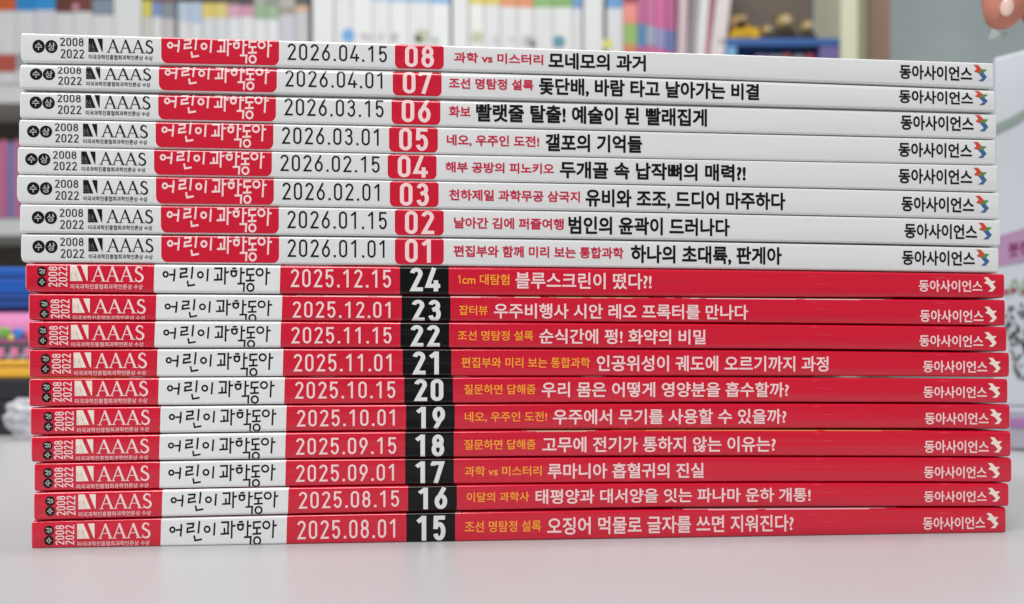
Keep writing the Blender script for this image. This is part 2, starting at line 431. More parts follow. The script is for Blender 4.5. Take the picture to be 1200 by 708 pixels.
def lay(name, S, root, shape, px0, px1, v0, v1, mats, lift=0.05, fm=None, rot=False):
    """lay flat artwork on the spine so that it follows the rounded edges"""
    vs, fs, ls = shape
    u0, u1 = u_of(px0), u_of(px1)
    bm = bmesh.new()
    lay_l = bm.verts.layers.float.new("l")
    for k, (x, y) in enumerate(vs):
        if rot: x, y = 1-y, x
        v = bm.verts.new((x, v0+y*(v1-v0), 0)); v[lay_l] = ls[k] if ls else 0
    bm.verts.ensure_lookup_table()
    for k, f in enumerate(fs):
        try:
            q = bm.faces.new([bm.verts[i] for i in f])
            if fm: q.material_index = fm[k]
        except ValueError: pass
    lo, hi = min(v0, v1), max(v0, v1)
    H = S.zt(S.uc)-S.zb(S.uc)
    for vv in [S.rb/H*x for x in (.08, .25, .5, 1)]+[1-S.rt/H*x for x in (.08, .25, .5, 1)]:
        if lo-.1 < vv < hi+.1:
            bmesh.ops.bisect_plane(bm, geom=bm.verts[:]+bm.edges[:]+bm.faces[:], plane_co=(0, vv, 0), plane_no=(0, 1, 0))
    for sgn, lim in ((1, .985), (-1, -.015)):   # trimmed at the fold
        bmesh.ops.bisect_plane(bm, geom=bm.verts[:]+bm.edges[:]+bm.faces[:], plane_co=(0, lim*sgn, 0), plane_no=(0, sgn, 0), clear_outer=True)
    for v in bm.verts:
        u = u0+v.co.x*(u1-u0)
        v.co = Vector(S.P(u, v.co.y, (lift+v[lay_l]*.005)*.001))
    return bm_obj2(name, bm, mats, root)
def bm_obj2(name, bm, mats, parent):
    for f in bm.faces:
        f.normal_update()
        if f.normal.y > 0: f.normal_flip()
    me = bpy.data.meshes.new(name); bm.to_mesh(me); bm.free()
    for m in (mats if isinstance(mats, (list, tuple)) else [mats]): me.materials.append(m)
    o = bpy.data.objects.new(name, me); COL.objects.link(o); o.parent = parent
    return o
def panel(name, S, root, px0, px1, m, vb, vt, rx=0, ry=0, lift=0.025, rt=0, slant=0):
    """a printed colour block that wraps the spine, lower corners rounded"""
    u0, u1 = u_of(px0), u_of(px1); xs = []
    du = (u1-u0); R = rx
    for k in range(9): xs.append(R*(1-math.cos(math.pi/2*k/8)))
    if not R: xs = [0]
    X = xs+[R+(du-2*R)*k/14 for k in range(1, 14)]+[du-x for x in reversed(xs)]
    vsamp = 26; vs = []; fs = []
    H = S.zt(S.uc)-S.zb(S.uc)
    for x in X:
        d = min(x, du-x); b = vb; tt = vt
        if R and d < R:
            b = vb+ry*(1-math.sqrt(max(0, 1-(1-d/R)**2)))
            tt = vt-rt*(1-math.sqrt(max(0, 1-(1-d/R)**2)))
        for k in range(vsamp+1):
            q = .5-.5*math.cos(math.pi*k/vsamp)
            v = b+(tt-b)*q
            p = S.P(u0+x-slant*(v-.5), v, lift*.001); vs.append(p)
    n = vsamp+1
    for i in range(len(X)-1):
        for k in range(vsamp):
            a = i*n+k; fs.append((a, a+n, a+n+1, a+1))
    return mesh_obj(name, vs, fs, m, root, smooth=True)

def heading(body, bold):
    if not body.startswith("1"): return font_mesh(body, bold)
    vs, fs, ls = font_mesh(body[1:], bold)          # the numeral keeps its flag
    d = digits("1", .13); f = .075
    V = [(x*f*.9, .10+y*.80) for x, y in d[0]]+[(f+.012+x*(1-f-.012), y) for x, y in vs]; n = len(d[0])
    return (V, d[1]+[tuple(i+n for i in q) for q in fs], [0]*n+list(ls))
MAST = masthead(); MASTB = masthead(15.5); AAAS = serif_letters()
#            rb,  rt (mm), corner roundings bl, br, tl, tr (mm), vertical shift of the print
SHAPE = [(.45, .5, (.9, .1, .2, .1), 0), (.4, 1.15, (.2, .1, .4, .1), .02), (.4, 1.0, (.3, .2, .3, .1), .02), (.4, .55, (.3, .2, .3, .3), .0),
         (.4, .5, (.4, .2, .3, .3), .0), (.5, .5, (1.5, .5, .2, .2), -.02), (.45, .5, (.4, .6, .3, .5), -.01), (.45, .6, (1.2, .3, .4, .6), .01),
         (.6, .7, (1.0, .5, .3, .3), 0), (.5, .6, (.4, .4, .2, .2), -.12), (.5, .6, (.3, .3, .3, .3), -.075), (.5, .6, (.4, .8, .3, .5), -.06),
         (.5, .6, (.3, .4, .3, .3), -.03), (.6, .6, (.5, .9, .3, .6), -.05), (.5, .7, (.5, .8, .3, .4), -.085), (.5, .6, (.5, .9, .4, .7), -.065),
         (.5, .6, (.4, .6, .3, .4), -.03), (.4, .7, (.3, .7, .3, .5), -.065)]
ART = {9: [(330, 600, (236, 190, 190), 10), (601, 634, (220, 196, 168), 10), (636, 763, (200, 170, 134), 10), (766, 1050, (230, 190, 190), 10)],
       14: [(612, 700, (190, 150, 130), 10), (700, 1090, (214, 150, 80), 11), (184, 326, (70, 100, 160), 11)],
       15: [(188, 330, (110, 130, 200), 11)],
       17: [(478, 540, (150, 140, 140), 9), (790, 1052, (240, 190, 198), 10)], 11: [(400, 470, (190, 60, 90), 11)], 8: [(160, 420, (238, 200, 200), 12)]}  # lowest issue: long pale strip paints a tapered highlight along its cover sliver
GAP = {7: (.1, .9, .25), 8: (.3, .95, .18), 10: (.2, .85, .2), 11: (.28, .92, .25), 12: (.15, .8, .3), 13: (.3, .93, .2), 9: (.14, .8, .3), 14: (.08, .6, .3), 16: (.25, .62, .22), 6: (.16, .85, .3), 5: (.1, .7, .3), 4: (.1, .9, .2)}
POS = ["topmost of the stack", "second from the top of the stack", "third from the top of the stack", "fourth from the top of the stack",
       "fifth from the top of the stack", "sixth from the top of the stack", "between issues 03 and 01", "lowest white one, lying on the red magazines",
       "highest red one, under the white magazines", "between issues 24 and 22", "between issues 23 and 21", "between issues 22 and 20", "between issues 21 and 19",
       "between issues 20 and 18", "between issues 19 and 17", "between issues 18 and 16", "between issues 17 and 15", "lowest one, resting on the table"]

def magazine(i, rec, white):
    date, no, xl, xr, anc, tl, br, head, h0, h1, title, t0, t1 = rec
    rb, rt, cor, dv = SHAPE[i]
    S = Spine(i, u_of(xl), u_of(xr), rb*.0014, rt*.0013, [c*.001 for c in cor])
    S.gap = GAP.get(i, (0.05, random.Random(i).random(), .3))
    S.z0 = SEAMS[i+1](S.uc)+(0.00013 if i < 17 else 0)
    S.off = random.Random(i*7+1).uniform(-.0003, .0003) if i else 0
    p = PL+DIR*S.uc
    col = "white" if white else "red"
    root = empty("magazine", (p.x, p.y, S.z0), YAW, "%s magazine numbered %s on its spine, %s" % (col, no, POS[i]), "magazine", "magazines stacked flat on the table")
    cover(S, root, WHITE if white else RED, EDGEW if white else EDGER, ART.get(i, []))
    d = anc-(189 if white else 181)
    def fx(*a): return [x+d for x in a]
    if white:
        a, b = fx(189, 327); mp = panel("masthead_panel", S, root, a, b, PANEL_R, .035, 1.0, .0016, .26)
        a, b = fx(196, 318.7); lay("masthead_lettering", S, mp, MAST, a, b, .08+dv, .985+dv, PINKW)
        a, b = fx(462.8, 520); np_ = panel("number_panel", S, root, a, b, PANEL_R, .03, .985, .0014, .2, rt=.12)
        a, b = fx(474.7, 508.6); lay("number_lettering", S, np_, digits(no, .148, .61), a, b, .09+dv, .93+dv, PINKW)
        a, b = fx(337, 453.4); lay("date_lettering", S, root, digits(date, .105), a, b, .25+dv, .875+dv, INK)
        for ch, x0 in (("수", 38), ("상", 53)):
            a, b = fx(x0, x0+14.6); o = ([], [], []); disc(o, .5, .5, .5, .5)
            sl = lay("award_seal", S, root, o, a, b, .315+dv, .765+dv, INK, .035 if x0 == 38 else .043)
            a, b = fx(x0+3, x0+11.6); lay("seal_lettering", S, sl, font_mesh(ch, .01), a, b, .40+dv, .68+dv, GREYL, .06)
        a, b = fx(70.5, 98); lay("year_lettering", S, root, digits("2008", .12, .6), a, b, .575+dv, .855+dv, INK2)
        lay("year_lettering", S, root, digits("2022", .12, .6), a+.6, b+.6, .15+dv, .46+dv, INK2)
        a, b = fx(103.7, 120.3); em = lay("association_emblem", S, root, emblem_main(), a, b, .385+dv, .86+dv, INK)
        lay("emblem_streaks", S, em, emblem_streaks(), a, b, .385+dv, .86+dv, mat('mid_grey_ink', (128, 128, 126), .34), .06)
        a, b = fx(125.3, 179); lay("association_lettering", S, root, AAAS, a, b, .375+dv, .845+dv, INK2)
        a, b = fx(104, 179); lay("award_lettering", S, root, font_mesh("미국과학진흥협회과학언론상 수상", .012), a, b, .12+dv, .29+dv, INK2)
        hv, tv, hm, tm, hb, tb = (.32, .72), (.18, .82), CRIM, INK, .028, .03
        pv, bv, pm, pr = (.24, .80), (.25, .89), INK, br-15.8
    else:
        a, b = fx(181, 328.5); mp = panel("masthead_panel", S, root, a, b, PANEL_W, .0, 1.0, slant=-.0002)
        a, b = fx(191, 317); lay("masthead_lettering", S, mp, MASTB, a, b, .05+dv, .93+dv, INK)
        a, b = fx(468.8, 525.8); np_ = panel("number_panel", S, root, a, b, PANEL_B, .0, 1.0)
        a, b = fx(480.5, 514.6); lay("number_lettering", S, np_, digits(no, .168, .61), a, b, .11+dv, .95+dv, mat("pale_ink", (226, 226, 224), .34))
        a, b = fx(341, 458.3); lay("date_lettering", S, root, digits(date, .115), a, b, .23+dv, .86+dv, PINKW)
        for ch, v0 in (("수", .17), ("상", .535)):
            a, b = fx(44.2, 55.6); o = ([], [], []); disc(o, .5, .5, .5, .5)
            sl = lay("award_seal", S, root, o, a, b, v0+dv, v0+.355+dv, INK, .035)
            a, b = fx(46.4, 53.6); lay("seal_lettering", S, sl, font_mesh(ch, .012), a, b, v0+.07+dv, v0+.285+dv, GREYL, .06, rot=True)
        a, b = fx(57.6, 68); lay("year_lettering", S, root, digits("2008", .13, .6), a, b, .18+dv, .89+dv, PINKW, rot=True)
        a, b = fx(69.2, 79.6); lay("year_lettering", S, root, digits("2022", .13, .6), a, b, .18+dv, .89+dv, PINKW, rot=True)
        a, b = fx(83, 103.4); em = lay("association_emblem", S, root, emblem_main(), a, b, .39+dv, .93+dv, BIRD_W)
        lay("emblem_streaks", S, em, emblem_streaks(), a, b, .39+dv, .93+dv, mat('pale_rose_ink', (196, 172, 166), .34), .06)
        a, b = fx(108, 168); lay("association_lettering", S, root, AAAS, a, b, .375+dv, .905+dv, PINKW)
        a, b = fx(83.5, 168); lay("award_lettering", S, root, font_mesh("미국과학진흥협회과학언론상 수상", .008), a, b, .115+dv, .285+dv, PINKW)
        hv, tv, hm, tm, hb, tb = (.36, .745), (.24, .83), ORANGE, PINKW, .012, .018
        pv, bv, pm, pr = (.225, .70), (.25, .84), PINKW, br-14.2
    lay("heading_lettering", S, root, heading(head, hb), h0, h1, hv[0]+dv, hv[1]+dv, hm)
    lay("title_lettering", S, root, font_mesh(title, tb), t0, t1, tv[0]+dv, tv[1]+dv, tm)
    lay("publisher_lettering", S, root, font_mesh("동아사이언스", .027 if white else .02), tl, pr-1.5, pv[0]+dv, pv[1]+dv, pm)
    o = ([], [], [])
    for q in BIRD: poly(o, q)
    lay("publisher_emblem", S, root, o, pr, br, bv[0]+dv, bv[1]+dv, [BIRD_R, BIRD_G, BIRD_B] if white else [BIRD_W], fm=[0, 1, 2] if white else None)
    return root

# ------------------------------------------------------------------ setting: table, floor, wall
TABLE_BACK = F*HC/(510-HZ)
FLOOR = -0.73
t = empty("table", (0, 0.1, FLOOR), 0, "pale grey table with a smooth top under the magazine stack", "table")
TOPM = mat("pale_grey_laminate", (176, 177, 179), 0.38, 0.5, bump=(160, 160, 160), bstr=0.05, var=0.02, vscale=(6, 6, 6), rvar=0.06)
bm = box_bm(-1.0, 1.0, -.6, TABLE_BACK+.05, -.028-FLOOR, 0-FLOOR, .002)
bm_obj("tabletop", bm, TOPM, t)
LEGM = mat("grey_painted_metal", (150, 150, 152), 0.4)
for x in (-.93, .93):
    for y in (-.53, TABLE_BACK-.02):
        bm_obj("leg", box_bm(x-.02, x+.02, y-.02, y+.02, 0, -.029-FLOOR, .003), LEGM, t)
structure(mesh_obj("floor", [(-6, -4, FLOOR-.001), (6, -4, FLOOR-.001), (6, 4, FLOOR-.001), (-6, 4, FLOOR-.001)], [(0, 1, 2, 3)], mat("grey_floor", (150, 146, 140), .5, var=.05)))
WALL = mat("teal_grey_wall", (206, 220, 220), .5, var=.14, vscale=(1.6, 1.6, 2.4))
structure(bm_obj("wall", box_bm(-6, 6, 2.6, 2.7, FLOOR, 2.1), WALL))

# ------------------------------------------------------------------ bookcase and what stands in it
DB = 1.8
def bx(px, D=DB): return (px-600)*D/F
def bz(py, D=DB): return HC+(HZ-py)*D/F
BW = mat("white_melamine", (214, 216, 216), .45, var=.02, vscale=(4, 4, 4))
BWY = mat("cream_panel", (222, 222, 196), .45); GAP_SHADE = mat("olive_gap_shade", (150, 150, 118), .5)
CASE_BACK = mat("brown_back_panel", (104, 94, 84), .6, var=.08, vscale=(6, 6, 6))
GBACK = mat("grey_back_panel", (150, 150, 152), .6)
bc = empty("bookcase", (0, DB, FLOOR), 0, "white bookcase full of blurred books behind the table", "bookcase")
DEPB = .15
def bpart(name, x0, x1, y0, y1, z0, z1, m, bev=.002):
    return bm_obj(name, box_bm(x0, x1, y0, y1, z0-FLOOR, z1-FLOOR, bev), m, bc)
TOPZ = bz(-150)
UPR = [(-320, -290), (133, 165), (366, 391), (530, 549), (684, 707), (986, 1006)]
for k, (a, b) in enumerate(UPR):
    bpart("upright", bx(a), bx(b), 0, DEPB, FLOOR, TOPZ, BW if k < 5 else BWY)
bpart("gap_shade_strip", bx(1006.5), bx(1019), .01, DEPB, FLOOR, TOPZ, GAP_SHADE)  # shadow of the gap beside the bookcase, painted as an olive strip
bpart("back_panel", bx(-319), bx(984), DEPB+.001, DEPB+.01, FLOOR, TOPZ, CASE_BACK)
for k in range(5):
    for (ya, yb) in ((-172, -150), (98, 120), (255, 276), (410, 432), (560, 582), (720, 742)):
        bpart("shelf_board", bx(UPR[k][1])+.001, bx(UPR[k+1][0])-.001, .006, DEPB, bz(yb), bz(ya), BW)
d = empty("door_frame", (bx(1032), DB+.25, FLOOR), 0, "tan wooden post beside the right end of the bookcase", "door frame")
bm_obj("post", box_bm(bx(1019, 2.05)-bx(1032), bx(1044, 2.05)-bx(1032), 0, .09, 0, 2.4, .004), mat("tan_wood", (178, 148, 124), .5, var=.08, vscale=(12, 12, 2)), d)
bm_obj("trim", box_bm(bx(1019, 2.05)-bx(1032)-.012, bx(1019, 2.05)-bx(1032)-.001, .012, .08, 0, 2.4, .002), mat("dark_wood_trim", (120, 104, 84), .5), d)

ORD = ["first", "second", "third", "fourth", "fifth", "sixth", "seventh", "eighth", "ninth", "tenth", "eleventh", "twelfth", "thirteenth", "fourteenth"]
def shelf_book(x0, x1, top, base, body, bands, label, lean=0, depth=.135, setback=.003, dots=()):
    """a paperback standing on the shelf: cover, page block and printed spine bands"""
    X0, X1, Z0, Z1 = bx(x0), bx(x1), bz(base)+.0005, bz(top)
    Y0 = DB+setback; xc = (X0+X1)/2; w = (X1-X0)-.0008
    r = empty("book", (xc, Y0, Z0), 0, label, "book", "books in the bookcase")
    if lean: r.rotation_euler = (0, lean, 0)
    H = Z1-Z0
    bm = box_bm(-w/2, w/2, 0, .003, 0, H, 0)
    bm = box_bm(-w/2, -w/2+.0018, .0031, depth, 0, H, 0, bm=bm); bm = box_bm(w/2-.0018, w/2, .0031, depth, 0, H, 0, bm=bm)
    bm_obj("cover", bm, mat("book_%d_%d_%d" % body, body, .4, var=.06, vscale=(90, 90, 5)), r)
    bm_obj("page_block", box_bm(-w/2+.002, w/2-.002, .0033, depth-.004, .003, H-.004), PAPER, r)
    for k, (ya, yb, c) in enumerate(bands):
        za = min(H, bz(ya)-Z0); zb_ = max(0, bz(yb)-Z0)
        if za-zb_ < .001: continue
        bm_obj("spine_band", box_bm(-w/2-.0002, w/2+.0002, -.0006-.0001*k, .0025, zb_, za), mat("band_%d_%d_%d" % c, c, .4), r)
    for (dx, dy, rr, c) in dots:
        b = bmesh.new(); bmesh.ops.create_circle(b, cap_ends=True, segments=20, radius=rr*DB/F)
        bmesh.ops.rotate(b, verts=b.verts, cent=(0, 0, 0), matrix=Matrix.Rotation(math.pi/2, 3, 'X'))
        bmesh.ops.translate(b, verts=b.verts, vec=(bx(dx)-xc, -.0012, bz(dy)-Z0))
        bm_obj("spine_mark", b, mat("band_%d_%d_%d" % c, c, .4), r)
    return r
GREY = (212, 214, 216); LG = (214, 214, 214); WB = (208, 209, 211)
COMP = {1: "first bay", 2: "second bay", 3: "third bay", 4: "fourth bay", 5: "fifth bay"}
def row(comp, books, base=98):
    for k, (x0, x1, top, body, bands, desc, kw) in enumerate(books):
        shelf_book(x0, x1, top, base, body, bands, "%s, %s in the %s" % (desc, ORD[k], COMP[comp]), **kw)
D0 = (44, 42, 40)
row(1, [(-20, 17.5, -60, GREY, [(-60, 12, (196, 92, 46)), (63, 84, (176, 84, 70))], "grey book with an orange top and a brick red label", {}),
        (18, 39.5, -62, GREY, [(-62, 12, (40, 132, 196)), (62, 80, (160, 160, 166))], "grey book with a blue top", {}),
        (40, 64, -62, (206, 208, 212), [(-62, 11, (48, 140, 206)), (64, 86, (120, 124, 130))], "grey book with a bright blue top", {}),
        (64.5, 85, -58, LG, [(-58, 14, (98, 52, 44))], "grey book with a maroon top", {}),
        (85.5, 107, -58, LG, [(-58, 13, (112, 62, 50))], "grey book with a brown top and a pink dot", dict(dots=[(88, 8, 4, (206, 150, 170))])),
        (107.5, 132, -55, LG, [(-2, 17, (128, 140, 156)), (-55, -2, (60, 56, 54))], "grey book with a slate blue band under a dark top", {})])
row(2, [(166, 177, -50, (198, 198, 190), [(0, 19, (206, 196, 84)), (-50, 0, (96, 70, 54))], "grey book with a yellow band", {}),
        (177.5, 189, -52, LG, [(2, 19, (122, 138, 188)), (-52, 2, (110, 84, 70))], "grey book with a violet blue band", {}),
        (189.5, 204, -52, (190, 186, 188), [(2, 21, (128, 136, 146)), (-52, 2, (112, 74, 60))], "pinkish grey book with a steel grey band", {}),
        (208, 222, -46, GREY, [(2, 24, (178, 192, 208)), (-46, 2, D0)], "grey book with a pale blue band under a black top", {}),
        (222.5, 236, -46, GREY, [(2, 26, (172, 190, 212)), (-46, 2, D0)], "grey book with a sky blue band under a black top", {}),
        (236.5, 251, -46, (204, 208, 212), [(3, 20, (212, 190, 96)), (-46, 3, D0)], "grey book with a mustard band", {}),
        (251.5, 266, -46, (204, 208, 212), [(3, 20, (208, 192, 112)), (-46, 3, D0)], "grey book with a straw yellow band", {}),
        (266.5, 281, -46, GREY, [(5, 20, (200, 150, 172)), (-46, 5, (70, 56, 60))], "grey book with a pink band", {}),
        (281.5, 297, -46, GREY, [(6, 19, (196, 136, 160)), (-46, 6, (48, 40, 44))], "grey book with a rose band under a black top", {}),
        (297.5, 312, -44, GREY, [(6, 22, (136, 164, 130)), (-44, 6, (150, 154, 146))], "grey book with a green band", {}),
        (312.5, 326, -44, GREY, [(7, 22, (140, 168, 136)), (-44, 7, (126, 132, 116))], "grey book with a sage green band", {}),
        (326.5, 345, -44, (184, 186, 194), [(8, 16, (140, 128, 104)), (-44, 8, (160, 162, 156))], "lilac grey book with a khaki band", {}),
        (345.5, 361, -48, (180, 180, 182), [(6, 14, (196, 160, 130)), (-48, 6, D0)], "grey book with a peach band under a black top", {})])
row(3, [(392, 412, -60, WB, [], "plain white book with a blue spot near its foot", dict(dots=[(408, 41, 8, (74, 146, 204))])),
        (412.5, 436, -60, (214, 216, 214), [(-60, -8, (150, 180, 206))], "white book with a grey smudge of lettering", dict(dots=[(426, 42, 4, (168, 166, 168)), (433, 43, 3, (170, 168, 168))])),
        (436.5, 457, -60, WB, [(-60, 0, (150, 180, 210))], "white book with a pale blue top", dict(dots=[(446, 42, 4, (176, 174, 176))])),
        (457.5, 478, -60, (212, 214, 214), [(-60, 1.5, (140, 176, 210))], "white book with a blue top and two grey marks", dict(dots=[(462, 43, 5, (164, 160, 158))])),
        (478.5, 504, -60, WB, [(-60, 2, (128, 170, 210))], "white book with a sky blue top and a sage picture", dict(dots=[(494, 42, 9, (168, 174, 150)), (490, 45, 4, (206, 150, 124))])),
        (504.5, 527, -60, (214, 216, 218), [(-60, 3.5, (112, 164, 212))], "white book with a deeper blue top", dict(dots=[(510, 47, 4, (150, 168, 146))]))])
row(4, [(550, 567, -60, (218, 218, 212), [(-60, 4, (206, 190, 70))], "white book with a lemon top", dict(dots=[(559, 43, 7, (178, 178, 148))])),
        (567.5, 586, -60, WB, [(-60, 5, (204, 184, 66))], "white book with a yellow top", dict(dots=[(582, 46, 5, (188, 186, 188))])),
        (586.5, 606, -60, WB, [(-60, 7, (210, 132, 80))], "white book with an orange top", dict(dots=[(600, 45, 4, (196, 192, 194))])),
        (606.5, 625, -60, (214, 213, 213), [(-60, 8, (206, 126, 80))], "white book with a terracotta top", dict(dots=[(619, 47, 7, (172, 166, 170)), (625, 51, 4, (120, 110, 116))])),
        (625.5, 648, -60, WB, [(-60, 8, (122, 168, 92))], "white book with a green top", {}),
        (648.5, 671, -60, (214, 216, 214), [(-60, 8, (112, 164, 88))], "white book with a grass green top and a teal dot", dict(dots=[(655, 48.5, 7.5, (70, 134, 154))])),
        (671.5, 682, -60, WB, [(-60, 9, (92, 142, 190))], "thin white book with a blue top", {})])
row(5, [(711, 730, -60, WB, [(-60, 9, (90, 148, 196))], "white book with a blue top and a lime spot", dict(dots=[(712, 51, 6, (206, 208, 96))])),
        (730.5, 747, -60, (206, 122, 112), [(-60, 4, (150, 50, 60)), (4, 26, (226, 136, 126)), (27, 51, (140, 174, 92)), (51, 58, (200, 130, 90))], "salmon and green book", {}),
        (747.5, 757, -60, (182, 92, 140), [(27, 54, (72, 124, 172))], "magenta book with a blue foot", {}),
        (757.5, 768, -58, (190, 104, 148), [(30, 52, (150, 160, 180))], "pink book with a grey foot", {}),
        (768.5, 780, -58, (202, 96, 150), [(33, 56, (140, 140, 186))], "bright pink book with a lilac foot", {}),
        (780.5, 792, -58, (178, 90, 134), [(35, 60, (96, 110, 160))], "plum book with a slate blue foot", {}),
        (793, 804, -58, (206, 184, 192), [], "pale pink book leaning right", dict(lean=.03)),
        (804.5, 814, -58, (150, 140, 148), [], "grey mauve book leaning right", dict(lean=.06)),
        (812.5, 824, -56, (222, 220, 220), [], "white book leaning right", dict(lean=.08)),
        (823, 828, -56, (178, 100, 118), [], "thin dark pink book leaning right", dict(lean=.10)),
        (828, 845, -54, (222, 214, 214), [], "white book with a pink tinge leaning right", dict(lean=.12))])
PK = [(-70, -42, (120, 130, 190)), (-41, -16, (196, 112, 150)), (-15.5, -2, (150, 140, 190)), (-1.5, 6, (206, 110, 150)), (6.5, 9, (160, 130, 180)), (9.5, 15, (126, 132, 190)), (15.5, 22, (196, 120, 156)), (22.5, 34, (172, 120, 160)), (34.5, 60, (150, 130, 170))]
for k, (a, b, c) in enumerate(PK):
    shelf_book(a, b, 164+(k % 3)*1.5, 255, c, [], "%s book on the lower shelf, %s from the left" % (["violet blue", "rose pink", "lavender", "hot pink", "mauve", "periwinkle", "dusty pink", "plum pink", "greyish mauve"][k], ORD[k]))

# toys on a blue box in the right compartment
BLUE = mat("blue_card", (62, 104, 168), .4, var=.05); NAVY = mat("navy_card", (48, 44, 70), .5)
sb = empty("storage_box", (bx(917), DB+.02, bz(98)+.0005), 0, "blue storage box with an open front under the toy figures", "storage box")
def sbp(n, a, b, ya, yb, y0, y1, m): return bm_obj(n, box_bm(bx(a)-bx(917), bx(b)-bx(917), y0, y1, max(0, bz(yb)-bz(98)), bz(ya)-bz(98), .002), m, sb)
sbp("lid", 842, 984, 44, 53, -.017, .2, BLUE)
sbp("side_panel", 842, 852, 53.5, 98, -.016, .2, BLUE); sbp("side_panel", 852.5, 864, 53.5, 98, -.016, .2, mat("light_blue_card", (120, 170, 214), .4)); sbp("side_panel", 962.5, 984, 53.5, 98, -.016, .2, mat("lilac_card", (116, 104, 160), .4))
sbp("back_panel", 864.5, 962, 53.5, 98, .06, .2, NAVY)
for k, (a, b, c) in enumerate([(890, 904, (120, 110, 160)), (906, 922, (140, 150, 170)), (923, 932, (206, 110, 120)), (936, 948, (150, 160, 176)), (951, 959, (206, 90, 110))]):
    tag(bm_obj("small_packet", box_bm(bx(a), bx(b), DB+.025, DB+.075, bz(97.5), bz(57+k % 2), .003), mat("packet_%d" % k, c, .4)),
        ["dusky violet", "pale grey blue", "salmon", "bluish grey", "coral red"][k]+" packet inside the blue storage box", "packet", "packets in the blue box")
def blob(name, parts, m, parent):
    b = bmesh.new()
    for (x, y, z, rx, ry, rz) in parts:
        r = bmesh.ops.create_uvsphere(b, u_segments=14, v_segments=10, radius=1)
        for v in r["verts"]:
            n = 1+.08*math.sin(9*v.co.x+3*v.co.z)*math.cos(7*v.co.y+1.3)
            v.co = Vector((x+v.co.x*rx*n, y+v.co.y*ry*n, z+v.co.z*rz*n))
    return bm_obj(name, b, m, parent, True)
FUR = mat("tan_plush", (176, 146, 108), .9, .1, var=.15, vscale=(60, 60, 60)); YEL = mat("yellow_cloth", (214, 170, 44), .7, .2, var=.1, vscale=(40, 40, 40)); GOLD = mat("pale_gold_plush", (180, 156, 104), .7, .3, var=.3, vscale=(70, 70, 70)); DARK = mat("dark_brown_cloth", (46, 36, 32), .8, var=.2, vscale=(50, 50, 50))
px = DB/F
zt = bz(44)+.0008
toy = empty("plush_toy", (bx(876), DB+.045, zt), 0, "largest plush toy in a yellow suit on the blue box", "plush toy", "toy figures on the blue box")
blob("body", [(0, 0, 11*px, 17*px, 12*px, 12*px), (-13*px, -3*px, 6*px, 7*px, 8*px, 6*px), (14*px, -3*px, 9*px, 7*px, 8*px, 10*px)], YEL, toy)
hd = blob("head", [(-6*px, -2*px, 24*px, 12*px, 10*px, 10*px)], FUR, toy)
blob("ear", [(-15*px, 0, 31*px, 4*px, 3*px, 4*px)], FUR, hd); blob("ear", [(3*px, 0, 33*px, 4*px, 3*px, 4*px)], FUR, hd)
blob("muzzle", [(-4*px, -11*px, 20*px, 6*px, 4*px, 4*px)], DARK, hd)
for (cx, s, lab) in ((905, .72, "smallest dark clothed toy beside the yellow suited plush"), (926, 1.15, "tallest gold haired toy between the two smaller ones"), (953, .9, "pale gold headed toy nearest the right side of the compartment")):
    tf = empty("plush_toy", (bx(cx), DB+.04, zt), 0, lab, "plush toy", "toy figures on the blue box")
    q = px*s
    blob("body", [(0, 0, 8*q, 10*q, 8*q, 9*q), (-9*q, -2*q, 6*q, 4*q, 4*q, 7*q), (9*q, -2*q, 6*q, 4*q, 4*q, 7*q)], DARK, tf)
    hd = blob("head", [(0, -1*q, 22*q, 9*q, 8*q, 8*q)], GOLD, tf)
    blob("hair", [(-1*q, 2*q, 27*q, 9*q, 7*q, 5*q)], mat("brown_hair", (112, 88, 56), .8), hd)
    blob("face", [(0, -7*q, 21*q, 5*q, 3*q, 4*q)], mat("cream_face", (206, 186, 146), .7), hd)

# ------------------------------------------------------------------ stack of boxes on the back of the table, left
DS = .56
def pile(name, ya, yb, xa, xb, m, label, cat, d0=DS, bev=.002, extra=None):
    z0, z1 = bz(yb, d0), bz(ya, d0)
    r = empty(name, (bx((xa+xb)/2, d0), d0, z0), 0, label, cat)
    hw = (bx(xb, d0)-bx(xa, d0))/2
    if extra: extra(r, hw, z1-z0)
    else:
        H = z1-z0
        bm_obj("base", box_bm(-hw, hw, 0, .05, 0, H*.62, bev), m, r)
        bm_obj("lid", box_bm(-hw-.0012, hw+.0012, -.0012, .0512, H*.625, H, bev), m, r)
    return r
ztab = 438+F*HC/DS
BB = mat("bright_blue_plastic", (26, 88, 176), .35); BB2 = mat("deep_blue_plastic", (22, 70, 150), .35)
pile("box", 313, 345, -90, 120, BB, "bright blue flat box on top of the pile left of the magazines", "box")
pile("box", 345.4, 361, -84, 110, BB2, "thin dark blue box under the bright blue box", "box")
